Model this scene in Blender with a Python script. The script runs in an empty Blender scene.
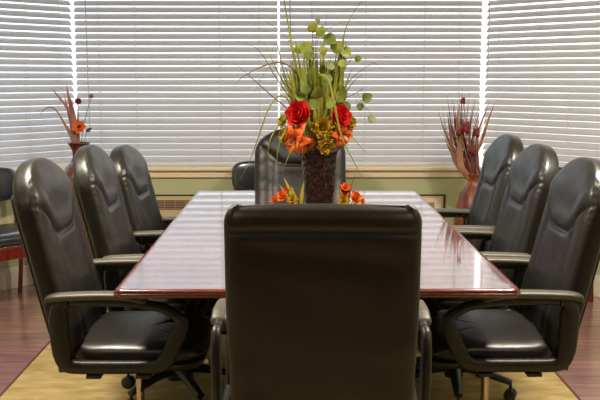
import bpy, bmesh, math, random
from mathutils import Vector, Matrix, Euler
random.seed(7)
SC = bpy.context.scene
COL = SC.collection
PI = math.pi
R = math.radians

# ---------------------------------------------------------------- materials
def lin(c):
    c /= 255.0
    return c / 12.92 if c <= .04045 else ((c + .055) / 1.055) ** 2.4
def rgb(r, g, b): return (lin(r), lin(g), lin(b), 1.0)

def mat(name, col, rough=.5, metal=0.0, col2=None, nscale=8, nstretch=(1, 1, 1), bump=0, bscale=60, spec=.5,
        ior=None, coat=0, coat_rough=.1, translucent=0, detail=4, bdist=.002):
    m = bpy.data.materials.new(name); m.use_nodes = True
    nt = m.node_tree; N = nt.nodes; L = nt.links
    N.clear()
    out = N.new('ShaderNodeOutputMaterial'); b = N.new('ShaderNodeBsdfPrincipled')
    L.new(b.outputs[0], out.inputs[0])
    b.inputs['Base Color'].default_value = col
    b.inputs['Roughness'].default_value = rough
    b.inputs['Metallic'].default_value = metal
    b.inputs['Specular IOR Level'].default_value = spec
    if ior: b.inputs['IOR'].default_value = ior
    b.inputs['Coat Weight'].default_value = coat
    b.inputs['Coat Roughness'].default_value = coat_rough
    tc = N.new('ShaderNodeTexCoord')
    mp = N.new('ShaderNodeMapping'); mp.inputs['Scale'].default_value = nstretch
    L.new(tc.outputs['Object'], mp.inputs[0])
    if col2:
        n = N.new('ShaderNodeTexNoise'); n.inputs['Scale'].default_value = nscale; n.inputs['Detail'].default_value = detail
        L.new(mp.outputs[0], n.inputs['Vector'])
        r = N.new('ShaderNodeValToRGB'); r.color_ramp.elements[0].position = .35; r.color_ramp.elements[1].position = .65
        r.color_ramp.elements[0].color = col; r.color_ramp.elements[1].color = col2
        L.new(n.outputs['Fac'], r.inputs[0]); L.new(r.outputs[0], b.inputs['Base Color'])
    if bump:
        n = N.new('ShaderNodeTexNoise'); n.inputs['Scale'].default_value = bscale; n.inputs['Detail'].default_value = 3
        L.new(mp.outputs[0], n.inputs['Vector'])
        bp = N.new('ShaderNodeBump'); bp.inputs['Strength'].default_value = bump; bp.inputs['Distance'].default_value = bdist
        L.new(n.outputs['Fac'], bp.inputs['Height']); L.new(bp.outputs[0], b.inputs['Normal'])
    if translucent:
        t = N.new('ShaderNodeBsdfTranslucent'); mx = N.new('ShaderNodeMixShader'); mx.inputs[0].default_value = translucent
        t.inputs[0].default_value = col
        if col2: L.new(r.outputs[0], t.inputs[0])
        L.new(b.outputs[0], mx.inputs[1]); L.new(t.outputs[0], mx.inputs[2]); L.new(mx.outputs[0], out.inputs[0])
    return m

def mat_leather():
    m = mat('black_leather', rgb(27, 26, 22), .36, spec=.62)
    nt = m.node_tree; N = nt.nodes; L = nt.links
    b = [n for n in N if n.type == 'BSDF_PRINCIPLED'][0]
    tc = [n for n in N if n.type == 'TEX_COORD'][0]
    v = N.new('ShaderNodeTexVoronoi'); v.inputs['Scale'].default_value = 260
    w = N.new('ShaderNodeTexNoise'); w.inputs['Scale'].default_value = 6; w.inputs['Detail'].default_value = 2; w.inputs['Distortion'].default_value = 1.0
    L.new(tc.outputs['Object'], v.inputs['Vector']); L.new(tc.outputs['Object'], w.inputs['Vector'])
    b1 = N.new('ShaderNodeBump'); b1.inputs['Strength'].default_value = .12; b1.inputs['Distance'].default_value = .001
    b2 = N.new('ShaderNodeBump'); b2.inputs['Strength'].default_value = .28; b2.inputs['Distance'].default_value = .012
    L.new(w.outputs['Fac'], b2.inputs['Height']); L.new(b2.outputs[0], b1.inputs['Normal'])
    L.new(v.outputs['Distance'], b1.inputs['Height']); L.new(b1.outputs[0], b.inputs['Normal'])
    mr = N.new('ShaderNodeMapRange'); mr.inputs['To Min'].default_value = .30; mr.inputs['To Max'].default_value = .46
    L.new(w.outputs['Fac'], mr.inputs[0]); L.new(mr.outputs[0], b.inputs['Roughness'])
    return m

def mat_floor():
    m = bpy.data.materials.new('laminate_floor'); m.use_nodes = True
    nt = m.node_tree; N = nt.nodes; L = nt.links
    b = N['Principled BSDF']; tc = N.new('ShaderNodeTexCoord')
    br = N.new('ShaderNodeTexBrick'); br.inputs['Scale'].default_value = 1
    br.inputs['Brick Width'].default_value = 1.2; br.inputs['Row Height'].default_value = .125
    br.inputs['Mortar Size'].default_value = .0015; br.inputs['Mortar Smooth'].default_value = .2
    br.inputs['Color1'].default_value = rgb(146, 102, 102); br.inputs['Color2'].default_value = rgb(170, 124, 120)
    br.inputs['Mortar'].default_value = rgb(70, 34, 28)
    L.new(tc.outputs['Object'], br.inputs['Vector'])
    mp = N.new('ShaderNodeMapping'); mp.inputs['Scale'].default_value = (1.5, 16, 1)
    L.new(tc.outputs['Object'], mp.inputs[0])
    n = N.new('ShaderNodeTexNoise'); n.inputs['Scale'].default_value = 2.2; n.inputs['Detail'].default_value = 6
    L.new(mp.outputs[0], n.inputs['Vector'])
    r = N.new('ShaderNodeValToRGB'); r.color_ramp.elements[0].color = (.45, .45, .45, 1); r.color_ramp.elements[1].color = (1.15, 1.15, 1.15, 1)
    r.color_ramp.elements[0].position = .3; r.color_ramp.elements[1].position = .7
    L.new(n.outputs['Fac'], r.inputs[0])
    mx = N.new('ShaderNodeMix'); mx.data_type = 'RGBA'; mx.blend_type = 'MULTIPLY'; mx.inputs[0].default_value = 1
    L.new(br.outputs['Color'], mx.inputs[6]); L.new(r.outputs[0], mx.inputs[7]); L.new(mx.outputs[2], b.inputs['Base Color'])
    b.inputs['Roughness'].default_value = .3; b.inputs['Coat Weight'].default_value = .9; b.inputs['Coat IOR'].default_value = 2.6; b.inputs['Coat Roughness'].default_value = .14
    bp = N.new('ShaderNodeBump'); bp.inputs['Strength'].default_value = .15; bp.inputs['Distance'].default_value = .002
    L.new(n.outputs['Fac'], bp.inputs['Height']); L.new(bp.outputs[0], b.inputs['Normal'])
    return m

def mat_rug():
    m = mat('rug_pile', rgb(156, 134, 82), .95, col2=rgb(184, 164, 116), nscale=7, nstretch=(1, 2.5, 1), bump=.6, bscale=160, spec=.1, bdist=.004)
    return m

def mat_table():
    m = bpy.data.materials.new('polished_mahogany_top'); m.use_nodes = True
    nt = m.node_tree; N = nt.nodes; L = nt.links
    b = N['Principled BSDF']; tc = N.new('ShaderNodeTexCoord')
    mp = N.new('ShaderNodeMapping'); mp.inputs['Scale'].default_value = (14, 1.2, 1)
    L.new(tc.outputs['Object'], mp.inputs[0])
    n = N.new('ShaderNodeTexNoise'); n.inputs['Scale'].default_value = 3; n.inputs['Detail'].default_value = 7; n.inputs['Distortion'].default_value = .6
    L.new(mp.outputs[0], n.inputs['Vector'])
    r = N.new('ShaderNodeValToRGB'); r.color_ramp.elements[0].color = rgb(70, 38, 38); r.color_ramp.elements[1].color = rgb(108, 68, 68)
    r.color_ramp.elements[0].position = .35; r.color_ramp.elements[1].position = .65
    L.new(n.outputs['Fac'], r.inputs[0]); L.new(r.outputs[0], b.inputs['Base Color'])
    b.inputs['Roughness'].default_value = .10; b.inputs['IOR'].default_value = 1.7
    b.inputs['Coat Weight'].default_value = 1; b.inputs['Coat IOR'].default_value = 2.25; b.inputs['Coat Roughness'].default_value = .055
    w = N.new('ShaderNodeTexNoise'); w.inputs['Scale'].default_value = 5; w.inputs['Detail'].default_value = 2
    L.new(tc.outputs['Object'], w.inputs['Vector'])
    bp = N.new('ShaderNodeBump'); bp.inputs['Strength'].default_value = .12; bp.inputs['Distance'].default_value = .0012
    L.new(w.outputs['Fac'], bp.inputs['Height']); L.new(bp.outputs[0], b.inputs['Coat Normal'])
    return m

def mat_vase():
    m = mat('woven_dark_brown_ceramic', rgb(46, 18, 12), .22, spec=.6)
    nt = m.node_tree; N = nt.nodes; L = nt.links
    b = [n for n in N if n.type == 'BSDF_PRINCIPLED'][0]; tc = [n for n in N if n.type == 'TEX_COORD'][0]
    v = N.new('ShaderNodeTexVoronoi'); v.inputs['Scale'].default_value = 48
    L.new(tc.outputs['Object'], v.inputs['Vector'])
    r = N.new('ShaderNodeValToRGB'); r.color_ramp.elements[0].color = rgb(66, 34, 24); r.color_ramp.elements[1].color = rgb(20, 8, 6)
    r.color_ramp.elements[0].position = .0; r.color_ramp.elements[1].position = .5
    L.new(v.outputs['Distance'], r.inputs[0]); L.new(r.outputs[0], b.inputs['Base Color'])
    bp = N.new('ShaderNodeBump'); bp.inputs['Strength'].default_value = .9; bp.inputs['Distance'].default_value = .006; bp.invert = True
    L.new(v.outputs['Distance'], bp.inputs['Height']); L.new(bp.outputs[0], b.inputs['Normal'])
    return m

def mat_glass():
    m = bpy.data.materials.new('window_glass'); m.use_nodes = True
    nt = m.node_tree; N = nt.nodes; L = nt.links; N.clear()
    o = N.new('ShaderNodeOutputMaterial'); t = N.new('ShaderNodeBsdfTransparent'); g = N.new('ShaderNodeBsdfGlossy')
    g.inputs['Roughness'].default_value = .02; mx = N.new('ShaderNodeMixShader'); mx.inputs[0].default_value = .06
    L.new(t.outputs[0], mx.inputs[1]); L.new(g.outputs[0], mx.inputs[2]); L.new(mx.outputs[0], o.inputs[0])
    return m

def mat_emit(name, col, s):
    m = bpy.data.materials.new(name); m.use_nodes = True
    b = m.node_tree.nodes['Principled BSDF']
    b.inputs['Base Color'].default_value = col; b.inputs['Emission Color'].default_value = col; b.inputs['Emission Strength'].default_value = s
    return m

M = dict(
    leather=mat_leather(),
    plastic=mat('black_plastic', rgb(30, 30, 27), .42, bump=.2, bscale=300, spec=.5),
    pad=mat('arm_pad_rubber', rgb(84, 80, 68), .45, bump=.15, bscale=250),
    chrome=mat('chrome', rgb(190, 180, 165), .15, 1.0),
    rubber=mat('caster_rubber', rgb(20, 20, 20), .5),
    top=mat_table(),
    edge=mat('mahogany_edge', rgb(84, 34, 24), .22, col2=rgb(116, 52, 36), nscale=4, nstretch=(2, 2, 8), coat=.8, coat_rough=.12),
    darkwood=mat('dark_mahogany', rgb(52, 18, 12), .35, col2=rgb(74, 26, 18), nscale=5, nstretch=(6, 6, 1), coat=.3),
    redwood=mat('red_stained_wood', rgb(84, 18, 16), .3, col2=rgb(110, 30, 24), nscale=6, nstretch=(6, 6, 1), coat=.4),
    floor=mat_floor(), rug=mat_rug(),
    binding=mat('rug_binding', rgb(92, 58, 40), .9, bump=.3, bscale=200),
    wall=mat('sage_green_paint', rgb(186, 190, 146), .7, bump=.12, bscale=120),
    ceiling=mat('ceiling_paint', rgb(235, 230, 218), .8, bump=.2, bscale=60),
    trim=mat('cream_trim', rgb(236, 218, 186), .45, bump=.05, bscale=40),
    base=mat('white_baseboard', rgb(226, 220, 200), .4, bump=.04, bscale=40),
    slat=mat('white_blind_slat', rgb(214, 213, 214), .4, translucent=.44, bump=.03, bscale=30),
    rail=mat('white_blind_rail', rgb(236, 236, 236), .4, translucent=.4),
    cord=mat('blind_cord', rgb(222, 220, 214), .8),
    wand=mat('grey_wand', rgb(200, 198, 198), .3),
    frame=mat('white_vinyl_frame', rgb(240, 240, 240), .4),
    glass=mat_glass(),
    heater=mat('beige_heater_metal', rgb(204, 182, 146), .45, bump=.05, bscale=80),
    heatershade=mat('gap_shade', rgb(38, 30, 24), .7),  # shade inside the heater's gaps, put in as a dark colour
    grille=mat('brown_grille', rgb(168, 144, 116), .5),
    guestleather=mat('blue_tinted_black_leather', rgb(28, 34, 50), .28, bump=.1, bscale=150, spec=.8, coat=.8, coat_rough=.2),  # black leather with the window's blue reflection mixed into its colour
    brass=mat('antique_brass_nail', rgb(150, 120, 70), .35, 1.0),
    vase=mat_vase(),
    copper=mat('copper_glaze', rgb(150, 84, 48), .35, col2=rgb(92, 42, 26), nscale=9, bump=.2, bscale=30),
    urn=mat('brown_carved_urn', rgb(82, 28, 20), .32, col2=rgb(128, 88, 58), nscale=10, bump=.8, bscale=34, coat=.3, bdist=.01),
    urnrim=mat('dark_red_glaze', rgb(66, 22, 14), .25, col2=rgb(98, 40, 22), nscale=16),
    green=mat('grass_green', rgb(120, 132, 34), .5, col2=rgb(168, 168, 64), nscale=14, nstretch=(1, 1, .3), translucent=.4),
    green2=mat('leaf_green', rgb(116, 130, 36), .5, col2=rgb(160, 164, 60), nscale=30, translucent=.4),
    darkgreen=mat('deep_leaf_green', rgb(84, 102, 34), .5, col2=rgb(118, 130, 48), nscale=30, translucent=.35),
    twig=mat('dry_olive_twig', rgb(86, 70, 48), .6, col2=rgb(120, 108, 66), nscale=12, translucent=.1),
    purpletwig=mat('plum_twig', rgb(78, 56, 66), .6),
    red=mat('red_petals', rgb(206, 22, 30), .45, col2=rgb(230, 52, 52), nscale=26, translucent=.2),
    orange=mat('orange_petals', rgb(214, 82, 20), .5, col2=rgb(240, 128, 40), nscale=26, translucent=.2),
    yellow=mat('mustard_petals', rgb(176, 138, 20), .55, col2=rgb(206, 172, 52), nscale=30, translucent=.2),
    lime=mat('yellow_green_leaf', rgb(190, 184, 40), .5, col2=rgb(220, 200, 60), nscale=18, translucent=.25),
    centre=mat('dark_flower_centre', rgb(56, 28, 20), .7),
    reed=mat('dried_brown_reed', rgb(112, 66, 58), .6, col2=rgb(170, 124, 108), nscale=16, nstretch=(1, 1, .2), translucent=.1),
    tan=mat('dried_tan_leaf', rgb(190, 150, 114), .6, col2=rgb(136, 92, 70), nscale=18, nstretch=(1, 1, .3), translucent=.15),
    pod=mat('maroon_seed_pod', rgb(96, 20, 24), .5, col2=rgb(128, 34, 34), nscale=40, bump=.5, bscale=80),
    lamp=mat_emit('lamp_diffuser', (1, .84, .62, 1), 9),
    brushed=mat('brushed_ring', rgb(210, 205, 195), .3, .6),
)

# ---------------------------------------------------------------- mesh builder
class MB:
    def __init__(s): s.v = []; s.f = []
    def add(s, vs, fs):
        o = len(s.v); s.v += [Vector(v) for v in vs]; s.f += [tuple(i + o for i in f) for f in fs]; return s
    def box(s, c, d, rot=None):
        x, y, z = d[0] / 2, d[1] / 2, d[2] / 2
        vs = [Vector((a * x, b * y, e * z)) for a in (-1, 1) for b in (-1, 1) for e in (-1, 1)]
        if rot: vs = [Euler(rot).to_matrix() @ v for v in vs]
        vs = [v + Vector(c) for v in vs]
        return s.add(vs, [(0, 1, 3, 2), (4, 6, 7, 5), (0, 4, 5, 1), (2, 3, 7, 6), (0, 2, 6, 4), (1, 5, 7, 3)])
    def tube(s, pts, r, n=10, flat=1.0, up=(0, 0, 1)):
        """tube along pts; r number or list; flat squashes the section along its second axis"""
        pts = [Vector(p) for p in pts]; k = len(pts)
        rs = r if isinstance(r, (list, tuple)) else [r] * k
        up = Vector(up); vs = []; fs = []
        for i, p in enumerate(pts):
            t = (pts[min(i + 1, k - 1)] - pts[max(i - 1, 0)]).normalized()
            a = t.cross(up)
            if a.length < 1e-3: a = t.cross(Vector((1, .2, 0)))
            a.normalize(); b = a.cross(t).normalized()
            for j in range(n):
                th = 2 * PI * j / n
                vs.append(p + a * math.cos(th) * rs[i] + b * math.sin(th) * rs[i] * flat)
        for i in range(k - 1):
            for j in range(n):
                fs.append((i * n + j, i * n + (j + 1) % n, (i + 1) * n + (j + 1) % n, (i + 1) * n + j))
        fs.append(tuple(range(n - 1, -1, -1))); fs.append(tuple((k - 1) * n + j for j in range(n)))
        return s.add(vs, fs)
    def lathe(s, prof, n=32, c=(0, 0, 0)):
        vs = []; fs = []; k = len(prof)
        for r, z in prof:
            for j in range(n):
                a = 2 * PI * j / n; vs.append((c[0] + r * math.cos(a), c[1] + r * math.sin(a), c[2] + z))
        for i in range(k - 1):
            for j in range(n):
                fs.append((i * n + j, i * n + (j + 1) % n, (i + 1) * n + (j + 1) % n, (i + 1) * n + j))
        fs.append(tuple(range(n - 1, -1, -1))); fs.append(tuple((k - 1) * n + j for j in range(n)))
        return s.add(vs, fs)
    def rings(s, rings):
        n = len(rings[0]); k = len(rings); vs = [p for r in rings for p in r]; fs = []
        for i in range(k - 1):
            for j in range(n):
                fs.append((i * n + j, i * n + (j + 1) % n, (i + 1) * n + (j + 1) % n, (i + 1) * n + j))
        fs.append(tuple(range(n - 1, -1, -1))); fs.append(tuple((k - 1) * n + j for j in range(n)))
        return s.add(vs, fs)
    def sweep(s, path, w, axis=0):
        """outline strip path [(y,z,half_thickness)] extruded along x from -w/2..w/2 at x centre axis"""
        pts = [Vector((0, p[0], p[1])) for p in path]; k = len(pts); rings = []
        for i, p in enumerate(pts):
            t = (pts[min(i + 1, k - 1)] - pts[max(i - 1, 0)]).normalized()
            nrm = Vector((0, -t.z, t.y)) * path[i][2]; b = min(.006, path[i][2] * .5)
            ring = []
            nn = nrm.normalized()
            for sx, sn in ((-1, -1), (1, -1), (1, 1), (-1, 1)):
                q1 = p + nn * sn * (path[i][2] - b) + Vector((axis + sx * w / 2, 0, 0))
                q2 = p + nn * sn * path[i][2] + Vector((axis + sx * (w / 2 - b), 0, 0))
                ring += [q1, q2] if (sx, sn) in ((1, 1), (-1, -1)) else [q2, q1]
            rings.append(ring)
        return s.rings(rings)
    def ellipsoid(s, c, r, n=16, m=10, rot=None, sq=1.0):
        rings = []
        for i in range(m + 1):
            ph = -PI / 2 + PI * i / m; e = max(math.cos(ph), .01)
            rr = []
            for j in range(n):
                a = 2 * PI * j / n
                v = Vector((r[0] * e * math.cos(a), r[1] * e * math.sin(a), r[2] * math.sin(ph)))
                if rot: v = Euler(rot).to_matrix() @ v
                rr.append(v + Vector(c))
            rings.append(rr)
        return s.rings(rings)
    def obj(s, name, m, parent=None, bevel=0, smooth=40, sub=0):
        me = bpy.data.meshes.new(name); me.from_pydata([tuple(v) for v in s.v], [], s.f)
        bm = bmesh.new(); bm.from_mesh(me); bmesh.ops.recalc_face_normals(bm, faces=bm.faces); bm.to_mesh(me); bm.free()
        me.materials.append(m)
        me.polygons.foreach_set('use_smooth', [True] * len(me.polygons))
        if smooth < 180: me.set_sharp_from_angle(angle=R(smooth))
        o = bpy.data.objects.new(name, me); COL.objects.link(o)
        if parent: o.parent = parent
        if bevel:
            b = o.modifiers.new('b', 'BEVEL'); b.width = bevel; b.segments = 3; b.limit_method = 'ANGLE'; b.harden_normals = False
        if sub:
            d = o.modifiers.new('s', 'SUBSURF'); d.levels = d.render_levels = sub
        return o

def thing(name, label, cat, loc=(0, 0, 0), rz=0, group=None):
    o = bpy.data.objects.new(name, None); COL.objects.link(o); o.empty_display_size = .1
    o.location = loc; o.rotation_euler = (0, 0, rz); o['label'] = label; o['category'] = cat
    if group: o['group'] = group
    return o
def tag(o, label, cat, group=None):
    o['label'] = label; o['category'] = cat
    if group: o['group'] = group
    return o
def struct(o): o['kind'] = 'structure'; return o
def dup(root, loc, rz, label):
    r = root.copy(); COL.objects.link(r); r.location = loc; r.rotation_euler = (0, 0, rz); r['label'] = label
    for ch in list(root.children):
        c = ch.copy(); COL.objects.link(c); c.parent = r
        for g in list(ch.children):
            d = g.copy(); COL.objects.link(d); d.parent = c
    return r

def smst(a, b, x):
    t = max(0, min(1, (x - a) / (b - a))); return t * t * (3 - 2 * t)
def spline(pts, n):
    """Catmull-Rom through pts, n samples per span"""
    P = [Vector(p) for p in pts]; P = [2 * P[0] - P[1]] + P + [2 * P[-1] - P[-2]]; out = []
    for i in range(1, len(P) - 2):
        for k in range(n):
            t = k / n
            out.append(.5 * ((2 * P[i]) + (P[i + 1] - P[i - 1]) * t + (2 * P[i - 1] - 5 * P[i] + 4 * P[i + 1] - P[i + 2]) * t * t + (3 * P[i] - P[i - 1] - 3 * P[i + 1] + P[i + 2]) * t ** 3))
    out.append(P[-2]); return out
def noise1(*a):
    from mathutils import noise
    return noise.noise(Vector(a))

# ---------------------------------------------------------------- room
YW = 6.20; XL = -1.63; XR = 1.283; CEIL = 2.55; SILL = .80; HEAD = 2.28
BAY = 1.55                                  # length of each slanted bay wall
d = BAY / math.sqrt(2)
LX, LY = XL - d, YW - d; RX, RY = XR + d, YW - d
YB = -3.2; WT = .16
outline = [(XL, YW), (XR, YW), (RX, RY), (RX, YB), (LX, YB), (LX, LY)]
def slab(name, z0, z1, grow, m):
    b = MB(); cx = sum(p[0] for p in outline) / 6; cy = 2.3
    vs = [(x + grow * (1 if x > cx else -1), y + grow * (1 if y > cy else -1)) for x, y in outline]
    n = len(vs)
    b.add([(x, y, z0) for x, y in vs] + [(x, y, z1) for x, y in vs],
          [tuple(range(n)), tuple(range(n, 2 * n))] + [(i, (i + 1) % n, (i + 1) % n + n, i + n) for i in range(n)])
    return struct(b.obj(name, m))
slab('floor', -.1, 0, WT, M['floor']); slab('ceiling', CEIL, CEIL + .1, WT, M['ceiling'])

def frame_of(p0, p1):
    """local frame of a wall run: x along the wall, y outwards"""
    a = Vector((p0[0], p0[1], 0)); bb = Vector((p1[0], p1[1], 0)); t = (bb - a); L = t.length; t.normalize()
    o = Vector((-t.y, t.x, 0))
    if o.dot(Vector(((p0[0] + p1[0]) / 2, (p0[1] + p1[1]) / 2 - 2.3, 0))) < 0: o = -o
    mt = Matrix(((t.x, o.x, 0, a.x), (t.y, o.y, 0, a.y), (0, 0, 1, 0), (0, 0, 0, 1)))
    return mt, L
def place(o, mt):
    o.matrix_world = mt; return o
def wall(name, p0, p1, win=None):
    mt, L = frame_of(p0, p1); b = MB(); e = .0
    if win:
        a, c = win
        b.box((L / 2, WT / 2, SILL / 2 - .02), (L, WT, SILL - .04)); b.box((L / 2, WT / 2, (HEAD + CEIL) / 2), (L, WT, CEIL - HEAD))
        if a > .01: b.box((a / 2, WT / 2, (SILL + HEAD) / 2 - .02), (a, WT, HEAD - SILL + .04))
        if L - c > .01: b.box(((L + c) / 2, WT / 2, (SILL + HEAD) / 2 - .02), (L - c, WT, HEAD - SILL + .04))
    else:
        b.box((L / 2, WT / 2, CEIL / 2), (L, WT, CEIL))
    return place(struct(b.obj(name, M['wall'])), mt), mt, L
_, mC, LC = wall('wall_back', (XL, YW), (XR, YW), (0, XR - XL))
_, mL, LL = wall('wall_bay_left', (XL, YW), (LX, LY), (0, 1.30))
_, mR, LR = wall('wall_bay_right', (XR, YW), (RX, RY), (0, 1.30))
wall('wall_left', (LX, LY), (LX, YB)); wall('wall_right', (RX, RY), (RX, YB)); wf = wall('wall_front', (LX, YB), (RX, YB))[0]; wf.data.materials[0] = M['darkwood']  # front wall is unseen; dark finish added to dim reflections on the near chair

n = 0
for side, mt, L, w1 in (('back', mC, LC, LC), ('bay_left', mL, LL, 1.30), ('bay_right', mR, LR, 1.30)):
    # sill moulding, baseboard
    b = MB(); b.box((w1 / 2, .03, SILL - .012), (w1 + .0, .16, .024)); b.box((w1 / 2, -.012, SILL - .05), (w1, .02, .052))
    n += 1; place(struct(b.obj('trim_%d' % n, M['trim'], bevel=.005)), mt)
    b = MB(); b.box((L / 2, -.009, .065), (L, .016, .13)); b.box((L / 2, -.006, .138), (L, .011, .018))
    place(struct(b.obj('baseboard_' + side, M['base'], bevel=.004)), mt)
for side, p0, p1 in (('left', (LX, LY), (LX, YB)), ('right', (RX, RY), (RX, YB))):
    mt, L = frame_of(p0, p1); b = MB(); b.box((L / 2, -.009, .065), (L, .016, .13)); b.box((L / 2, -.006, .138), (L, .011, .018))
    place(struct(b.obj('baseboard_' + side, M['base'], bevel=.004)), mt)

def window(n, mt, a, c, posts):
    f = MB(); t = .035; y = .115
    f.box(((a + c) / 2, y, SILL + t / 2), (c - a, .05, t)); f.box(((a + c) / 2, y, HEAD - t / 2), (c - a, .05, t))
    for p in posts: f.box((p, y, (SILL + HEAD) / 2), (t if p not in (a, c) else .02, .05, HEAD - SILL - 2 * t))
    w = place(struct(f.obj('window_%d' % n, M['frame'], bevel=.003)), mt)
    g = MB(); g.box(((a + c) / 2, y, (SILL + HEAD) / 2), (c - a, .006, HEAD - SILL - t * 2))
    g.obj('window_pane', M['glass'], w)
window(1, mC, .0, LC, [])
window(2, mL, .0, 1.30, [1.30])
window(3, mR, .0, 1.30, [1.30])

# ---------------------------------------------------------------- blinds
PITCH = .0462
def blind(mt, x0, x1, label, tilt=48, wand_x=None, wand_z=1.4, yoff=.028, cords=(), ztop=2.24):
    t = thing('window_blind', label, 'blind', group='horizontal window blinds'); t.matrix_world = mt
    w = x1 - x0; cx = (x0 + x1) / 2
    hr = MB(); hr.box((cx, yoff, ztop), (w, .055, .05)); hr.obj('headrail', M['rail'], t, bevel=.004)
    br = MB(); br.box((cx, yoff, SILL + .020), (w, .05, .022)); br.obj('bottom_rail', M['rail'], t, bevel=.006)
    s = MB(); z = SILL + .052; a = R(tilt); seg = 6; nx = max(2, int(w / .25)); k = 0
    while z < ztop - .04:
        sag = random.uniform(-.0008, .0008); ta = a + random.uniform(-.03, .03)
        rings = []
        for i in range(nx + 1):
            x = x0 + w * i / nx; ring = []
            for sgn in (1, -1):
                rng = range(seg + 1) if sgn == 1 else range(seg, -1, -1)
                for j in rng:
                    u = -1 + 2 * j / seg               # -1 room side edge, +1 outer edge
                    arc = .0035 * (1 - u * u) + sgn * .0013
                    yy = u * .025; 
                    ring.append(Vector((x, yoff + yy * math.cos(ta) - arc * math.sin(ta), z + sag * math.sin(i * 1.3) + yy * math.sin(ta) + arc * math.cos(ta))))
            rings.append(ring)
        s.rings(rings); z += PITCH; k += 1
    s.obj('slats', M['slat'], t, smooth=50)
    c = MB()
    for cxx in cords:
        for yy in (-.022, .022):
            c.tube([(cxx, yoff + yy, SILL + .02), (cxx, yoff + yy, ztop)], .0016, 5)
        zz = SILL + .052
        while zz < ztop - .04:
            c.box((cxx, yoff - .0215, zz + .012), (.006, .002, .008)); zz += PITCH
    c.obj('ladder_cords', M['cord'], t)
    if wand_x is not None:
        c = MB(); c.tube([(wand_x, yoff - .042, ztop - .02), (wand_x, yoff - .042, wand_z)], .0042, 6)
        c.obj('tilt_wand', M['wand'], t)
    return t
seam = (279 - 294) / 860 * 6.2 - .07 - XL
blind(mC, .005, seam - .007, 'wide white slatted blind left of centre, behind the middle bouquet\'s trailing grass', wand_x=.095, wand_z=1.02, cords=(.17, .43, seam - .42, seam - .14))
blind(mC, seam + .007, LC - .016, 'wide white slatted blind right of centre, behind the red roses and dried stems', wand_x=seam + .083, wand_z=1.62, cords=(seam + .25, seam + .62, LC - .42, LC - .17))
blind(mL, .004, 1.28, 'bluish slatted blind on the slanted bay wall at the far left', wand_x=None, cords=(.06 + .05, .36, .9, 1.2), tilt=47)
blind(mR, .006, 1.28, 'slatted blind on the slanted bay wall at the far right', wand_x=.045, wand_z=1.43, cords=(.12, .40, .66, 1.2), tilt=47)

# ---------------------------------------------------------------- wall heater under the window
t = thing('wall_heater', 'beige wall heater with dark grille slats set under the window sill', 'heater', (0, YW, 0))
b = MB(); b.box((-.08, -.008, .39), (2.20, .016, .40)); b.obj('casing', M['heater'], t, bevel=.003)
b = MB(); b.box((-.08, -.008, .5935), (2.22, .018, .009)); b.box((1.022, -.008, .49), (.012, .018, .20)); b.obj('gap_shade_strips', M['heatershade'], t)  # solid dark strips painting the shade of the gap round the casing
b = MB(); b.box((-.55, -.0175, .525), (1.10, .004, .068)); g = b.obj('grille_shade', M['heatershade'], t)  # dark sheet on the casing face, painted shade behind the grille slats
b = MB()
for i in range(5): b.box((-.55, -.021, .499 + i * .013), (1.10, .006, .0055))
for i in range(15): b.box((-1.085 + i * .0765, -.0215, .525), (.004, .007, .068))
b.obj('grille', M['grille'], t)
b = MB(); b.box((.88, -.018, .515), (.24, .006, .12)); p = b.obj('control_door', M['trim'], t, bevel=.002)
b = MB(); b.box((.90, -.0225, .512), (.10, .004, .06)); b.obj('control_plate', M['grille'], p, bevel=.002)

# ---------------------------------------------------------------- rug
RX0, RX1, RY0, RY1 = -1.40, 1.205, 1.0, 5.45
b = MB(); b.box(((RX0 + RX1) / 2, (RY0 + RY1) / 2, .006), (RX1 - RX0, RY1 - RY0, .012))
rug = tag(b.obj('area_rug', M['rug'], bevel=.003), 'mottled olive gold rug with a thin brown bound edge under the table', 'rug')
b = MB(); w = .014
b.box(((RX0 + RX1) / 2, RY0 - w / 2, .0065), (RX1 - RX0 + 2 * w, w, .013)); b.box(((RX0 + RX1) / 2, RY1 + w / 2, .0065), (RX1 - RX0 + 2 * w, w, .013))
b.box((RX0 - w / 2, (RY0 + RY1) / 2, .0065), (w, RY1 - RY0, .013)); b.box((RX1 + w / 2, (RY0 + RY1) / 2, .0065), (w, RY1 - RY0, .013))
b.obj('binding', M['binding'], rug, bevel=.003)
RZ = .012

# ---------------------------------------------------------------- conference table
t = thing('conference_table', 'long polished reddish wood conference table reflecting the blinds', 'table', (0.006, 3.96, RZ))
TL, TW = 2.49, 1.336
def rrect(hx, hy, r, z, k=5):
    out = []
    for cx, cy, a0 in ((hx - r, hy - r, 0), (-hx + r, hy - r, 90), (-hx + r, -hy + r, 180), (hx - r, -hy + r, 270)):
        for i in range(k + 1):
            a = R(a0 + 90 * i / k); out.append(Vector((cx + r * math.cos(a), cy + r * math.sin(a), z)))
    return out
zt = .76 - RZ
b = MB(); b.rings([rrect(TW / 2 - .022, TL / 2 - .022, .02, zt - .02), rrect(TW / 2 - .022, TL / 2 - .022, .02, zt)]); b.obj('tabletop', M['top'], t)
b = MB(); rings = []
for o_, z_ in ((.024, -.028), (.010, -.029), (.002, -.024), (0, -.017), (.003, -.011), (.006, -.009), (.004, -.006), (.008, -.001), (.015, .0006), (.0225, .0003)):
    rings.append(rrect(TW / 2 - o_, TL / 2 - o_, .034 - o_, zt + z_, 7))
k = len(rings); nn = len(rings[0]); vs = [p for r in rings for p in r]; fs = []
for i in range(k):
    for j in range(nn):
        fs.append((i * nn + j, i * nn + (j + 1) % nn, ((i + 1) % k) * nn + (j + 1) % nn, ((i + 1) % k) * nn + j))
b.add(vs, fs); b.obj('edge_moulding', M['edge'], t, smooth=60)
b = MB(); ax, ay = .40, .95
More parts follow.
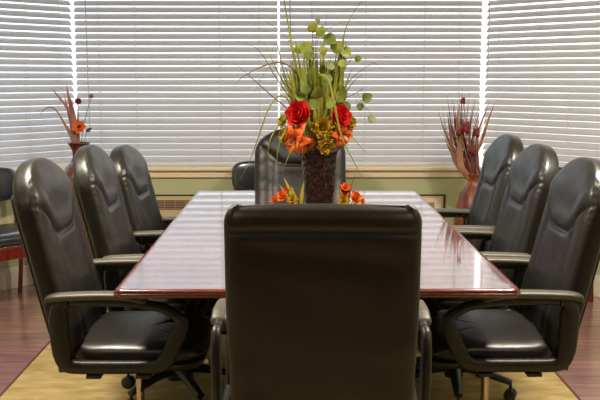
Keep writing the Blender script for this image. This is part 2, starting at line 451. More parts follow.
b.box((0, ay, zt - .065), (2 * ax, .02, .07)); b.box((0, -ay, zt - .065), (2 * ax, .02, .07))
b.box((ax, 0, zt - .065), (.02, 2 * ay, .07)); b.box((-ax, 0, zt - .065), (.02, 2 * ay, .07)); b.obj('apron', M['darkwood'], t, bevel=.003)
for yy in (-.62, .60):
    b = MB(); b.box((0, yy, .36), (.36, .10, zt - .03 - .06 )); b.box((0, yy, .045), (.40, .14, .07)); b.box((0, yy, .012), (.36, .12, .024)); b.obj('pedestal', M['darkwood'], t, bevel=.008)
b = MB(); b.box((0, 0, .30), (.05, 1.12, .14)); b.obj('stretcher', M['darkwood'], t, bevel=.006)

# ---------------------------------------------------------------- office chairs
def swivel_base(t, cyl_y=-.02):
    b = MB(); b.lathe([(.030, .075), (.042, .08), (.046, .13), (.036, .165), (.030, .18)], 20, (0, cyl_y, 0)); b.obj('hub', M['plastic'], t)
    for i in range(5):
        a = R(90 + 72 * i + 12); c, s = math.cos(a), math.sin(a)
        pts = [(0 + c * q, cyl_y + s * q, z) for q, z in ((.03, .125), (.12, .118), (.20, .098), (.262, .082))]
        b = MB(); b.tube(pts, [.030, .027, .022, .018], 8, .75); leg = b.obj('base_leg', M['plastic'], t, smooth=60)
        w = MB(); cx, cy = c * .257, cyl_y + s * .257; p = Vector((-s, c, 0))
        for sg in (-1, 1):
            q = Vector((cx, cy, .027)) + p * sg * .014
            w.tube([q - p * .009, q - p * .007, q + p * .007, q + p * .009], [.018, .0265, .0265, .018], 16)
        w.tube([(cx, cy, .03), (cx, cy, .085)], .007, 8); w.box((cx, cy, .045), (.022, .022, .02), (0, 0, a))
        w.obj('caster', M['rubber'], leg)
    b = MB(); b.tube([(0, cyl_y, .17), (0, cyl_y, .36)], .0145, 16); b.obj('gas_cylinder', M['chrome'], t)
    b = MB(); b.tube([(0, cyl_y, .345), (0, cyl_y, .40)], .026, 16)
    b.box((0, cyl_y - .01, .405), (.16, .24, .045)); b.box((0, cyl_y - .14, .41), (.10, .16, .022)); b.obj('tilt_mechanism', M['plastic'], t, bevel=.006)
    b = MB(); b.tube(spline([(.05, cyl_y + .03, .40), (.15, cyl_y + .06, .392), (.20, cyl_y + .05, .365), (.235, cyl_y + .05, .345)], 4), [.005] * 9 + [.007] * 4, 8)
    b.obj('height_lever', M['plastic'], t)

def loop_arm(t, x, zp=.685, width=.036, pad0=-.285, padw=.030):
    """black nylon loop arm: pad on top, drooping nose, strut back under the seat"""
    dz = zp - .685; path = [(-.205, zp - .012, .016), (-.232, zp - .018, .022), (-.240, zp - .05, .030), (-.240, .60, .032), (-.236, .53, .032), (-.232, .495, .031), (-.222, .460, .026),
            (-.190, .446, .022), (-.10, .445, .021), (.02, .445, .021), (.088, .448, .022), (.118, .464, .026), (.140, .502, .026), (.160, .548, .026), (.178, .590, .021),
            (.176, .612, .018), (.150, .634, .016), (.110, .655, .015), (.045, .668, .014), (0, zp - .012, .013), (-.06, zp - .010, .013), (-.13, zp - .008, .014), (-.20, zp - .010, .014)]
    path = [(p[0], p[1] + (dz if .48 < p[1] < .66 and abs(dz) > 0 and abs(p[1] - (zp - .012)) > .02 else 0), p[2]) for p in path]
    p2 = spline([(0, a, b_) for a, b_, c in path], 3)
    hs = []
    for i in range(len(path) - 1):
        for k in range(3): hs.append(path[i][2] + (path[i + 1][2] - path[i][2]) * k / 3)
    hs.append(path[-1][2])
    b = MB(); b.sweep([(p.y, p.z, h) for p, h in zip(p2, hs)], width, x)
    for yy, zz in ((-.238, .57), (-.228, .49), (-.02, .445), (.10, .455)):
        sg = 1 if x > 0 else -1
        b.tube([(x + sg * (width / 2 - .002), yy, zz), (x + sg * (width / 2 + .003), yy, zz)], .008, 10)
    # bracket to the seat underside
    sg = -1 if x > 0 else 1
    b.box((x + sg * .05, -.13, .408), (.10, .05, .012)); b.box((x + sg * .05, .04, .408), (.10, .05, .012))
    a = b.obj('armrest', M['plastic'], t, smooth=50)
    # pad
    pp = spline([(x, pad0, zp - .006), (x, pad0 + .035, zp + .006), (x, -.10, zp + .012), (x, 0, zp + .008), (x, .07, zp - .008)], 5); n_ = len(pp); rings = []
    for i, p in enumerate(pp):
        u = i / (n_ - 1); e = min(1, math.sqrt(max(0, 1 - (2 * u - 1) ** 8)) + .12)
        rings.append([p + Vector((padw * e * math.copysign(abs(math.cos(q)) ** .6, math.cos(q)), 0, .013 * e * math.copysign(abs(math.sin(q)) ** .7, math.sin(q)))) for q in [2 * PI * k / 20 for k in range(20)]])
    b = MB(); b.rings(rings); b.obj('arm_pad', M['pad'], a, smooth=180)

def seat_cushion(t, hw=.25, hd=.255, zc=.472, th=.044, cy=0):
    n, m = 64, 22; rings = []
    for i in range(m + 1):
        ph = -PI / 2 + PI * i / m
        e = max(abs(math.cos(ph)), 1e-4) ** .42; zz = math.copysign(abs(math.sin(ph)) ** .6, math.sin(ph))
        ring = []
        for j in range(n):
            a = 2 * PI * j / n; ca, sa = math.cos(a), math.sin(a)
            x = hw * e * math.copysign(abs(ca) ** .5, ca); y = hd * e * math.copysign(abs(sa) ** .5, sa)
            z = zz * th
            if zz > 0:
                z -= .018 * smst(.10, .27, y)                                   # waterfall front
                z -= .010 * (1 - min(1, (x / .2) ** 2)) * (1 - min(1, (y / .2) ** 2))  # dip
                z -= .007 * math.exp(-((y - .095 - .01 * math.cos(x * 9)) / .007) ** 2) * (1 if abs(x) < hw * .93 else .3)
                z += .0025 * noise1(x * 16, y * 22, 3)
            g = 1 - .018 * math.exp(-((zz + .15) / .10) ** 2)
            ring.append(Vector((x * g, cy + y * g, zc + z)))
        rings.append(ring)
    # extra interior rings so that creases show: subdivide top by shrinking rings
    top = rings[-1]; cxx = Vector((0, cy, 0))
    b = MB(); b.rings(rings); s = b.obj('seat', M['leather'], t, smooth=180)
    p = MB(); p.rings([rrect(hw * .90, hd * .90, .07, .414, 6), rrect(hw * .95, hd * .95, .08, .43, 6), rrect(hw * .95, hd * .95, .08, .438, 6)])
    for v in p.v: v.y += cy
    p.obj('seat_pan', M['plastic'], t, smooth=50)
    return s

def exec_back(t, hw=.25, top=.70, tilt=11.8):
    """high padded back with a rounded head cushion; local s runs up the back"""
    a = R(tilt); org = Vector((0, -.235, .455)); n = 96; rings = []; rows = 110
    up = Vector((0, -math.sin(a), math.cos(a))); fw = Vector((0, math.cos(a), math.sin(a)))
    def prof(s):
        w = hw * (.93 + .07 * smst(0, .25, s)); k = 1
        if s > top - .19:
            q = (s - (top - .19)) / .19; k = max(0, 1 - q ** 2.3) ** (1 / 2.1)
            w *= max(k, .004)
        if s < .03: w *= .9 + .1 * math.sqrt(max(0, 1 - (1 - s / .03) ** 2))
        return w, k
    for i in range(rows + 1):
        u = i / rows
        s = top * (1 - (1 - u) ** 1.35) if u > 0 else 0
        s = min(s, top - .0002)
        w, k = prof(s); ring = []
        tk = max(k, .01) ** .55
        if s < .03: tk *= .55 + .45 * math.sqrt(max(0, 1 - (1 - s / .03) ** 2))
        for j in range(n):
            th = 2 * PI * j / n; c, sn = math.cos(th), math.sin(th)
            x = w * math.copysign(abs(c) ** .48, c); ax = abs(x) / max(w, 1e-4)
            sc = .545 - .125 * smst(1.0, .25, ax)                             # head cushion seam dips to the centre
            front = .054 + .012 * smst(.45, .9, ax) * smst(.60, .45, s) - .010 * smst(.5, 0, ax) * smst(.5, .3, s)
            front += .012 * math.exp(-((s - .60) / .085) ** 2) + .012 * math.exp(-((s - .14) / .10) ** 2)
            front -= (.003 + .015 * smst(.95, .7, ax)) * math.exp(-((s - sc) / .009) ** 2)
            front += .007 * math.exp(-((s - sc - .045) / .035) ** 2)
            front -= .010 * math.exp(-((ax - .60) / .035) ** 2) * smst(sc, sc - .05, s)  # vertical panel seams
            front += .0022 * noise1(x * 11, s * 17, 1.3) * (1 + 1.5 * smst(.1, 0, abs(s - sc)))
            dep = front if sn > 0 else .040
            y = dep * tk * math.copysign(abs(sn) ** .48, sn)
            # puckered seam along the side
            if sn > 0 and .18 < sn < .62:
                puck = math.exp(-((sn - .38) / .10) ** 2)
                am = .0018 + .0070 * smst(.47, .56, s) * smst(.69, .62, s) * .32
                x -= math.copysign(puck * am * (.55 + .45 * math.cos(2 * PI * s / .026)), x) * tk
            fwd_lean = -.05 * (s / top) ** 2 * .35
            ring.append(org + up * s + fw * (y + fwd_lean) + Vector((x, 0, 0)))
        rings.append(ring)
    b = MB(); b.rings(rings); bk = b.obj('backrest', M['leather'], t, smooth=180)
    # rear panel
    rings = []
    for i in range(41):
        s = -.06 + (top * .86 + .06) * i / 40
        w, k = prof(max(.03, min(s * 1.0, top * .985))); w = w * .93
        lean = -.05 * (max(s, 0) / top) ** 2 * .35
        q = 1 if 0 < i < 40 else .8
        rings.append([org + up * s + fw * (-.030 + lean + dy) + Vector((x * w * q, 0, 0)) for x, dy in ((-1, .018), (-1, -.006), (-.93, -.013), (-.4, -.016), (.4, -.016), (.93, -.013), (1, -.006), (1, .018))])
    b = MB(); b.rings(rings); b.obj('rear_panel', M['plastic'], t, smooth=50)
    b = MB(); b.box((0, -.20, .42), (.09, .16, .02)); b.box((0, -.29, .47), (.09, .02, .12), (R(-8), 0, 0)); b.obj('back_bracket', M['plastic'], t, bevel=.004)

def exec_chair(label, loc, rz, hw=.25, top=.70, arm=.275, group=None):
    t = thing('office_chair', label, 'chair', loc, rz, group)
    exec_back(t, hw, top); seat_cushion(t, hw=min(hw, .25)); swivel_base(t)
    for x in (-arm, arm): loop_arm(t, x)
    return t
G = 'black leather office chairs along the table sides'
LQ = -PI / 2; RQ = PI / 2
c0 = exec_chair('black leather high-back office chair at the near left corner of the table', (-.632, 3.125, RZ), LQ, group=G)
dup(c0, (-.585, 3.75, RZ), LQ + R(1), 'black leather high-back office chair in the middle of the left side')
dup(c0, (-.565, 4.37, RZ), LQ - R(3), 'black leather high-back office chair farthest along the left side, by the heater grille').scale = (1, 1, .955)
dup(c0, (.635, 3.135, RZ), RQ, 'black leather high-back office chair at the near right corner, cut by the picture edge')
dup(c0, (.64, 3.78, RZ), RQ, 'black leather high-back office chair in the middle of the right side')
dup(c0, (.665, 4.43, RZ), RQ + R(1), 'black leather high-back office chair farthest along the right side, beside the copper vase')
exec_chair('broad black leather high-back office chair at the far end, behind the vase', (-.03, 5.235, RZ), PI, hw=.295, top=.672, arm=.325)

# near chair seen from behind: square mid-back
t = thing('office_chair', 'black office chair with a square back, seen from behind at the near end', 'chair', (0.012, 2.505, RZ), R(-1.5))
seat_cushion(t, hw=.25, hd=.25); swivel_base(t)
for x in (-.290, .284): loop_arm(t, x, zp=.752, width=.024, pad0=-.17, padw=.024)
a = R(5.5); org = Vector((0, -.27, .44)); up = Vector((0, -math.sin(a), math.cos(a))); fw = Vector((0, math.cos(a), math.sin(a)))
H = .672; rings = []; rows = 90; n = 120
for i in range(rows + 1):
    u = i / rows; s = H * (.5 - .5 * math.cos(PI * u)); e = .045
    k = 1
    if s > H - e: k = math.sqrt(max(0, 1 - ((s - H + e) / e) ** 2))
    if s < e: k = math.sqrt(max(0, 1 - ((e - s) / e) ** 2))
    w = .2535 - .010 * smst(.45, 0, s) - .030 * (1 - k); tk = max(k, .02)
    ring = []
    for j in range(n):
        th = 2 * PI * j / n; c, sn = math.cos(th), math.sin(th)
        x = w * math.copysign(abs(c) ** .32, c); axx = abs(x) / w
        fr = .060 if sn > 0 else .034 + .007 * math.cos(min(axx, 1) * PI / 2)
        if sn < 0:
            fr += .004 * noise1(x * 6 + s * 4, s * 7, 5) + .006 * math.exp(-((s - .12 - .35 * (x + .2)) / .025) ** 2) * smst(-.08, -.2, x)
            fr -= .007 * math.exp(-((s - H + .062) / .010) ** 2)
            fr -= .005 * math.exp(-((s - .54 + .10 * x) / .03) ** 2) * smst(1, .6, axx)
        y = fr * tk ** .8 * math.copysign(abs(sn) ** .45, sn)
        zadd = -.006 * (x / w) ** 2 * smst(.5, .65, s) + .006 * smst(.06, 0, abs(axx - .97)) * smst(.6, .65, s)
        ring.append(org + up * (s + zadd) + fw * y + Vector((x, 0, 0)))
    rings.append(ring)
b = MB(); b.rings(rings); b.obj('backrest', M['leather'], t, smooth=180)
b = MB(); b.box((0, -.20, .415), (.09, .18, .02)); b.box((0, -.235, .46), (.09, .02, .11)); b.obj('back_bracket', M['plastic'], t, bevel=.004)

# ---------------------------------------------------------------- guest chairs
def guest_chair(label, loc, rz):
    """local: faces +y, rear legs near y=0"""
    t = thing('guest_chair', label, 'chair', loc, rz, 'red wood guest chairs with navy padding by the walls')
    W = .25; D = .43
    def padded(name, cx, cy, cz, hx, hy, hz, m, rx=0, p=.35):
        rings = []
        for i in range(15):
            ph = -PI / 2 + PI * i / 14; e = max(math.cos(ph), 1e-3) ** .35; zz = math.copysign(abs(math.sin(ph)) ** .8, math.sin(ph)); rr = []
            for j in range(48):
                q = 2 * PI * j / 48; cc, ss = math.cos(q), math.sin(q)
                v = Vector((hx * e * math.copysign(abs(cc) ** p, cc), hy * e * math.copysign(abs(ss) ** p, ss), hz * zz)); v.rotate(Euler((rx, 0, 0)))
                rr.append(v + Vector((cx, cy, cz)))
            rings.append(rr)
        b = MB(); b.rings(rings); return b.obj(name, m, t, smooth=180)
    padded('seat', 0, D / 2 + .01, .445, W, D / 2, .05, M['guestleather'])
    padded('backrest', 0, -.005, .745, W, .115, .030, M['guestleather'], R(90 + 6), .5)
    b = MB(); b.box((0, D / 2 + .01, .365), (2 * W - .02, D - .02, .075)); b.obj('seat_rail', M['redwood'], t, bevel=.006)
    b = MB()
    for i in range(32): b.ellipsoid((-W + .016 + i * (2 * W - .032) / 31, D + .003, .408), (.0065, .005, .0065), 8, 5)
    for sx in (-1, 1):
        for i in range(26): b.ellipsoid((sx * (W - .007), .03 + i * (D - .05) / 25, .408), (.005, .0065, .0065), 8, 5)
    b.obj('nailhead_trim', M['brass'], t)
    for sx in (-1, 1):
        x = sx * (W - .03)
        b = MB(); b.tube(spline([(x, D - .03, .40), (x + sx * .006, D - .015, .25), (x, D - .02, .12), (x, D - .005, 0)], 5), [.026] * 4 + [.023] * 6 + [.019] * 6, 4); b.obj('leg', M['redwood'], t, bevel=.004)
        b = MB(); b.tube(spline([(x, -.035, .72), (x, .02, .42), (x + sx * .004, .03, .25), (x, .0, .0)], 5), [.018] * 4 + [.026] * 6 + [.019] * 6, 4); b.obj('leg', M['redwood'], t, bevel=.004)
    return t
g0 = guest_chair('red wood guest chair with navy-tinted black padded seat at the far left wall', (-2.085, 5.545, 0), R(-135))
dup(g0, (-.262, 6.06, .0), PI, 'navy-tinted black padded guest chair under the window, mostly behind the far office chair')
dup(g0, (1.70, 5.575, 0), R(135), 'navy-tinted black padded guest chair at the right bay wall, glimpsed between two right office chairs')

# ---------------------------------------------------------------- plants
def blade(b, pts, w, thick=.0016, n=7, wide=.35, up=(0, -1, 0)):
    sp = spline(pts, n); k = len(sp); rs = []
    for i in range(k):
        u = i / (k - 1); rs.append(max(.0006, w * min(1, (u + .15) / wide) * (1 - max(0, (u - .35) / .65) ** 1.6)))
    # flat oval section
    vs = []; fs = []; upv = Vector(up)
    for i, p in enumerate(sp):
        tt = (sp[min(i + 1, k - 1)] - sp[max(i - 1, 0)]).normalized(); a = tt.cross(upv)
        if a.length < 1e-3: a = Vector((1, 0, 0))
        a.normalize(); nn_ = a.cross(tt).normalized(); th = min(thick, rs[i])
        vs += [p + a * rs[i], p + nn_ * th + nn_ * rs[i] * .25, p - a * rs[i], p - nn_ * th + nn_ * rs[i] * .25]
    for i in range(k - 1):
        for j in range(4): fs.append((i * 4 + j, i * 4 + (j + 1) % 4, (i + 1) * 4 + (j + 1) % 4, (i + 1) * 4 + j))
    fs += [(3, 2, 1, 0), tuple((k - 1) * 4 + j for j in range(4))]
    b.add(vs, fs)
def leaf(b, base, direction, length, width, nrm=(0, -1, 0), cup=.15, n=8):
    """oval leaf with a midrib fold"""
    dd = Vector(direction).normalized(); nn_ = Vector(nrm); s = dd.cross(nn_)
    if s.length < 1e-3: s = Vector((1, 0, 0))
    s.normalize(); nn_ = s.cross(dd).normalized(); rings = []; base = Vector(base)
    for i in range(n + 1):
        u = i / n; w = max(.0007, width * math.sin(PI * u ** .8) ** .75 if 0 < u < 1 else .0007)
        c = base + dd * length * u + nn_ * (-cup * length * (u - .5) ** 2)
        t_ = .0009
        rings.append([c + s * w + nn_ * w * .25, c + nn_ * t_, c - s * w + nn_ * w * .25, c - s * w + nn_ * (w * .25 - t_), c - nn_ * t_, c + s * w + nn_ * (w * .25 - t_)])
    b.rings(rings)
def petal(b, c, az, el, length, width, curl=.3, frill=0, n=7, m=6, seed=0, face=None):
    """curved petal from centre c; face is a rotation that aims the bloom"""
    rings = []; th = .0011
    for i in range(n + 1):
        u = i / n; e = el + curl * u * u * 2
        w = width * (math.sin(PI * min(.93, u * .82 + .12)) ** .8)
        r = length * u
        ring_t = []; ring_b = []
        for j in range(m + 1):
            v = -1 + 2 * j / m
            rr = r * (1 - .12 * v * v)
            z = math.sin(e) * rr + .22 * w * v * v + frill * math.sin(v * 7 + seed) * u * u
            p = Vector((math.cos(e) * rr, v * w, z))
            p.rotate(Euler((0, 0, az)))
            ring_t.append(p); ring_b.append(p + Vector((0, 0, -th)))
        ring = ring_t + ring_b[::-1]
        if face is not None: ring = [face @ q for q in ring]
        rings.append([q + Vector(c) for q in ring])
    b.rings(rings)
def aim(dv):
    return Vector(dv).to_track_quat('Z', 'Y').to_matrix()
def stem(t, p0, p1, m, r=.0025, sag=(0, 0, 0)):
    p0, p1 = Vector(p0), Vector(p1); mid = (p0 + p1) / 2 + Vector(sag)
    b = MB(); b.tube(spline([p0, mid, p1], 5), r, 6); return b.obj('stem', m, t)

VX, VY, VZ = .052, 4.15, .7600
ROOT = Vector((0, 0, .20))                         # where stems meet inside the vase (local)
t = thing('flower_vase', 'dark brown textured tapered vase holding the tall bouquet on the table', 'vase', (VX, VY, VZ))
prof = [(.062, 0), (.070, .006), (.072, .02), (.0755, .10), (.081, .20), (.086, .29), (.089, .325), (.091, .334), (.088, .336), (.084, .326), (.078, .25), (.066, .03), (.001, .022)]
b = MB(); b.lathe(prof, 48); b.obj('vase_body', M['vase'], t, smooth=50)
b = MB(); b.ellipsoid((0, 0, .255), (.076, .076, .035), 20, 8); b.obj('moss_filling', M['darkgreen'], t)

def bq(px, py, y=0):
    """offset from the vase foot of a point seen px,py units from the horizon point at the vase's depth"""
    return Vector(((px - 294) * .00483 - .07 - VX, y, 1.444 - (py - 77) * .00483 - VZ))

def flower(kind, label, c, dv, r, m, seed=0):
    """rose / lily / carnation with its stem down into the vase"""
    rnd = random.Random(seed); r *= 1.18
    t = thing(kind, label, 'flower', (VX, VY, VZ)); c = Vector(c); F = aim(dv)
    b = MB()
    if kind == 'rose':
        for k, (cnt, el, ln, wd) in enumerate(((6, .25, 1.0, .62), (6, .55, .92, .55), (5, .85, .80, .45), (4, 1.15, .68, .34), (3, 1.35, .55, .24))):
            for i in range(cnt): petal(b, c, 2 * PI * i / cnt + k * .55 + rnd.uniform(-.1, .1), el, r * ln, r * wd, .12, .0015, seed=i, face=F)
    elif kind == 'lily':
        for i in range(6): petal(b, c, 2 * PI * i / 6 + rnd.uniform(-.15, .15), .75 - (i % 2) * .25, r * 1.15, r * .34, -.45, .003, seed=i, face=F)
        for i in range(4): petal(b, c, 2 * PI * i / 4 + .4, 1.0, r * .75, r * .26, -.2, .003, seed=i, face=F)
    else:
        for k, (cnt, el, ln, wd) in enumerate(((9, .1, 1.0, .36), (9, .45, .95, .34), (8, .8, .85, .30), (6, 1.1, .72, .25), (4, 1.35, .6, .2))):
            for i in range(cnt): petal(b, c, 2 * PI * i / cnt + k * .7 + rnd.uniform(-.2, .2), el + rnd.uniform(-.1, .1), r * ln, r * wd, .1, .005, n=6, seed=i * 1.7, face=F)
    pt = b.obj('petals', m, t, smooth=60)
    if kind == 'lily':
        b = MB()
        for i in range(5):
            q = F @ Vector((.008 * math.cos(i * 1.26), .008 * math.sin(i * 1.26), r * .7)); b.tube([c, c + q * .6, c + q], [.0012, .0012, .0012], 5); b.ellipsoid(c + q, (.003, .003, .006), 6, 4)
        b.obj('stamens', M['centre'], t)
    stem(t, ROOT + Vector((rnd.uniform(-.03, .03), rnd.uniform(-.03, .03), .02)), c, M['green'], .0028, (c.x * .2, c.y * .2, .01))
    return t
flower('rose', 'large red rose at the upper left of the bouquet', bq(300, 114, -.075), (-.35, -.85, .35), .064, M['red'], 1)
flower('rose', 'smaller red rose at the upper right of the bouquet, beside the drooping blade', bq(338, 116, -.06), (.45, -.8, .35), .055, M['red'], 2)
flower('lily', 'orange lily at the lower left of the bouquet, over the vase rim', bq(296, 137, -.085), (-.45, -.9, -.15), .066, M['orange'], 3)
flower('lily', 'orange lily at the right of the bouquet, under the smaller red rose', bq(341, 133, -.06), (.6, -.8, -.05), .058, M['orange'], 4)
flower('lily', 'small orange blossom hanging just right of the lower left lily', bq(307, 141, -.08), (.1, -.95, -.3), .036, M['orange'], 5)
flower('carnation', 'big mustard yellow carnation at the centre of the bouquet', bq(322, 126, -.10), (0, -1, .2), .052, M['yellow'], 6)
flower('carnation', 'mustard yellow carnation hanging lowest, in front of the vase rim', bq(325, 143, -.115), (.1, -1, -.2), .040, M['yellow'], 7)
flower('carnation', 'mustard yellow carnation at the far left of the bouquet, left of the orange lily', bq(286, 134, -.05), (-.8, -.6, 0), .036, M['yellow'], 8)
flower('carnation', 'mustard yellow carnation at the far right edge of the bouquet', bq(348, 122, -.03), (.8, -.6, .1), .036, M['yellow'], 9)
flower('carnation', 'yellow-green carnation at the upper left edge of the bouquet, above the far left one', bq(284, 121, 0), (-.8, -.5, .3), .030, M['lime'], 10)

def blades(t, lst, m, w):
    for pts, ww, mm in lst:
        b = MB(); P = [ROOT + Vector((pts[0][0] * 0, 0, 0))] if False else []
        P = [Vector((max(-.06, min(.06, bq(*pts[0][:2]).x * .5)), pts[0][2] * .4, .27))] + [bq(px, py, y) for px, py, y in pts]
        blade(b, P, ww); b.obj('blade', mm or m, t, smooth=60)
GR, G2, TW_, PU = M['green'], M['green2'], M['twig'], M['purpletwig']
t = thing('grass_spray', 'arching thin grass blades fanning to the left of the bouquet', 'plant', (VX, VY, VZ))
blades(t, [
    ([(303, 100, -.02), (293, 52, -.03), (286, 12, -.04), (283, -8, -.05)], .0065, GR),
    ([(302, 105, .01), (293, 55, .02), (290, 20, .03), (290, -6, .03)], .0024, PU),
    ([(298, 108, 0), (282, 80, .02), (262, 38, .03)], .0055, GR),
    ([(297, 112, .02), (275, 76, .05), (258, 50, .06), (236, 41, .08)], .0028, TW_),
    ([(293, 116, -.04), (272, 95, -.06), (252, 77, -.08), (237, 64, -.10)], .0030, PU),
    ([(300, 84, -.03), (285, 64, -.05), (266, 66, -.08), (246, 76, -.10), (235, 86, -.12)], .0042, TW_),
    ([(302, 80, .02), (295, 50, .05), (275, 28, .07), (249, 15, .10)], .0020, TW_),
    ([(296, 112, .03), (278, 72, .05), (268, 68, .07), (254, 92, .09)], .0022, TW_),
    ([(292, 108, -.03), (282, 95, -.05), (270, 106, -.07), (260, 133, -.08), (250, 160, -.09), (240, 178, -.10)], .0040, GR),
    ([(292, 120, -.05), (279, 124, -.08), (270, 140, -.10), (268, 160, -.11)], .0042, GR),
    ([(293, 124, -.07), (283, 134, -.11), (278, 150, -.12), (277, 168, -.12)], .0042, GR),
    ([(297, 140, -.10), (290, 150, -.13), (283, 168, -.14)], .0036, G2),
    ([(300, 105, 0), (285, 75, .0), (277, 45, -.01), (270, 58, -.02)], .0035, GR),
], GR, .004)
t = thing('grass_spray', 'arching thin grass blades fanning to the right of the bouquet', 'plant', (VX, VY, VZ))
blades(t, [
    ([(316, 100, .02), (313, 50, .03), (312, 20, .04), (311, -6, .04)], .0022, PU),
    ([(330, 100, .01), (338, 62, .01), (345, 30, .02), (357, 8, .04), (370, -4, .05)], .0030, TW_),
    ([(332, 105, -.01), (338, 70, -.02), (342, 48, -.02), (344, 30, -.02)], .0080, GR),
    ([(322, 90, .02), (323, 50, .02), (325, 30, .03), (326, 14, .03)], .0028, TW_),
    ([(318, 80, .02), (318, 40, .02), (335, 26, .05), (356, 19, .07)], .0018, TW_),
    ([(336, 104, 0), (346, 84, .0), (362, 70, .02), (386, 57, .04)], .0028, TW_),
    ([(336, 108, -.02), (345, 92, -.03), (354, 80, -.04), (361, 74, -.05)], .0026, PU),
    ([(336, 90, .03), (343, 62, .05), (362, 58, .07), (388, 71, .09)], .0016, TW_),
    ([(320, 90, -.05), (319, 76, -.09), (327, 80, -.12), (332, 100, -.14), (340, 134, -.15), (354, 162, -.16), (364, 180, -.16)], .0060, GR),
    ([(340, 120, -.04), (350, 134, -.06), (358, 143, -.07), (366, 152, -.08)], .0018, TW_),
    ([(340, 108, -.03), (346, 92, -.04), (338, 84, -.06), (333, 96, -.08), (338, 118, -.09)], .0034, GR),
], GR, .004)
t = thing('grass_clump', 'dense upright clump of broad green blades in the middle of the bouquet', 'plant', (VX, VY, VZ))
rnd = random.Random(11)
for i in range(80):
    x0 = 295 + 45 * (i / 79); top = rnd.uniform(38, 72) if 303 < x0 < 338 else rnd.uniform(54, 90)
    yy = rnd.uniform(-.05, .06); b = MB(); sp = (x0 - 317) * rnd.uniform(.1, .65)
    P = [Vector((rnd.uniform(-.06, .06), rnd.uniform(-.05, .05), .27)), bq(x0, 108, yy * .6), bq(x0 + sp * .5, (108 + top) / 2, yy), bq(x0 + sp + rnd.uniform(-3, 3), top, yy * 1.6)]
    blade(b, P, rnd.uniform(.006, .0125), wide=.25); b.obj('blade', [GR, G2, GR, M['darkgreen']][i % 4], t, smooth=60)

def leafy(label, spts, leaves, y0):
    t = thing('eucalyptus_sprig', label, 'plant', (VX, VY, VZ))
    P = [Vector((0.01, 0, .27))] + [bq(*p) for p in spts]; b = MB(); b.tube(spline(P, 6), .0018, 6); b.obj('stem', M['twig'], t)
    for k, (px, py, y, ang, ln, mm) in enumerate(leaves):
        dv = Vector((math.cos(R(ang)), -.25 + .3 * math.sin(k * 2.1), math.sin(R(ang))))
        c = bq(px, py, y); b = MB(); ln *= 1.2; leaf(b, c - dv.normalized() * ln / 2, dv, ln, ln * .46, nrm=(.25 * math.sin(k), -1, .3)); b.obj('leaf', mm, t, smooth=60)
        # petiole down to the nearest point of the stem
        q = min(spline(P, 6), key=lambda s_: (s_ - c).length); b = MB(); b.tube([q, (q + c) / 2 + Vector((0, 0, -.004)), c - dv.normalized() * ln * .48], .0010, 5); b.obj('petiole', M['twig'], t)
    return t
leafy('tall sprig of round green leaves rising above the middle of the bouquet', [(316, 100, -.03), (315, 60, -.04), (316, 28, -.04)],
      [(312, 29, -.05, 100, .046, G2), (320, 33, -.06, 60, .044, G2), (317, 23, -.03, 160, .026, M['darkgreen']), (329, 41, -.05, 330, .056, M['darkgreen']), (305, 49, -.05, 150, .054, G2), (298, 51, -.03, 200, .046, G2), (309, 56, -.07, 250, .045, M['darkgreen']), (322, 52, -.07, 280, .04, G2)], 0)
leafy('sprig of round leaves leaning right at the top of the bouquet', [(328, 100, -.02), (334, 70, -.03), (340, 52, -.03)],
      [(336, 48, -.05, 60, .056, G2), (345, 53, -.04, 320, .050, G2), (329, 66, -.06, 200, .044, M['darkgreen']), (341, 64, -.05, 300, .036, G2), (326, 80, -.07, 240, .05, M['darkgreen']), (343, 60, -.02, 20, .02, G2)], 0)
leafy('thin sprig with small green leaves sticking out at the right', [(330, 104, -.02), (344, 98, -.03), (356, 92, -.04), (362, 88, -.04)],
      [(366, 97, -.05, 30, .046, M['darkgreen']), (359, 106, -.04, 270, .034, M['darkgreen']), (370, 118, -.05, 245, .038, M['darkgreen']), (344, 107, -.03, 280, .055, M['darkgreen']), (340, 96, -.04, 120, .05, G2)], 0)
leafy('short leafy sprig with one small leaf near the right blind', [(330, 100, .02), (344, 70, .03), (352, 58, .04)],
      [(358, 59, .03, 10, .032, G2), (305, 88, -.06, 110, .05, M['darkgreen']), (317, 92, -.08, 80, .055, G2), (300, 96, -.05, 150, .05, G2), (312, 104, -.08, 200, .05, M['darkgreen']), (330, 102, -.08, 20, .05, G2)], 0)

# leafy picks and blossoms lying round the vase foot on the table
def pick(label, dx, dy, flowers, leaves):
    t = thing('flower_pick', label, 'flower', (VX + dx, VY + dy, VZ))
    b = MB(); b.tube([(-.03, 0, .004), (0, .0, .005), (.03, 0, .004)], .004, 6); b.obj('stem', M['green'], t)
    for (x, y, z), dv, r, m, kind in flowers:
        b = MB(); F = aim(dv); c = Vector((x, y, z))
        cnts = ((7, .2, 1, .42), (6, .65, .85, .36), (4, 1.1, .7, .26))
        for k, (cnt, el, ln, wd) in enumerate(cnts):
            for i in range(cnt): petal(b, c, 2 * PI * i / cnt + k * .6, el, r * ln, r * wd, .1, .003, n=5, seed=i, face=F)
        f = b.obj('petals', m, t, smooth=60)
        b = MB(); b.tube(spline([(0, 0, .005), (x * .5, y * .5, z * .6), (x, y, z)], 3), .002, 5); b.obj('stalk', M['green'], t)
    for (x, y, z), (lx, ly, lz), w, m in leaves:
        b = MB(); blade(b, [(x, y, z), ((x + lx) / 2, (y + ly) / 2, (z + lz) / 2 + .02), (lx, ly, lz)], w, wide=.3); b.obj('leaf', m, t, smooth=60)
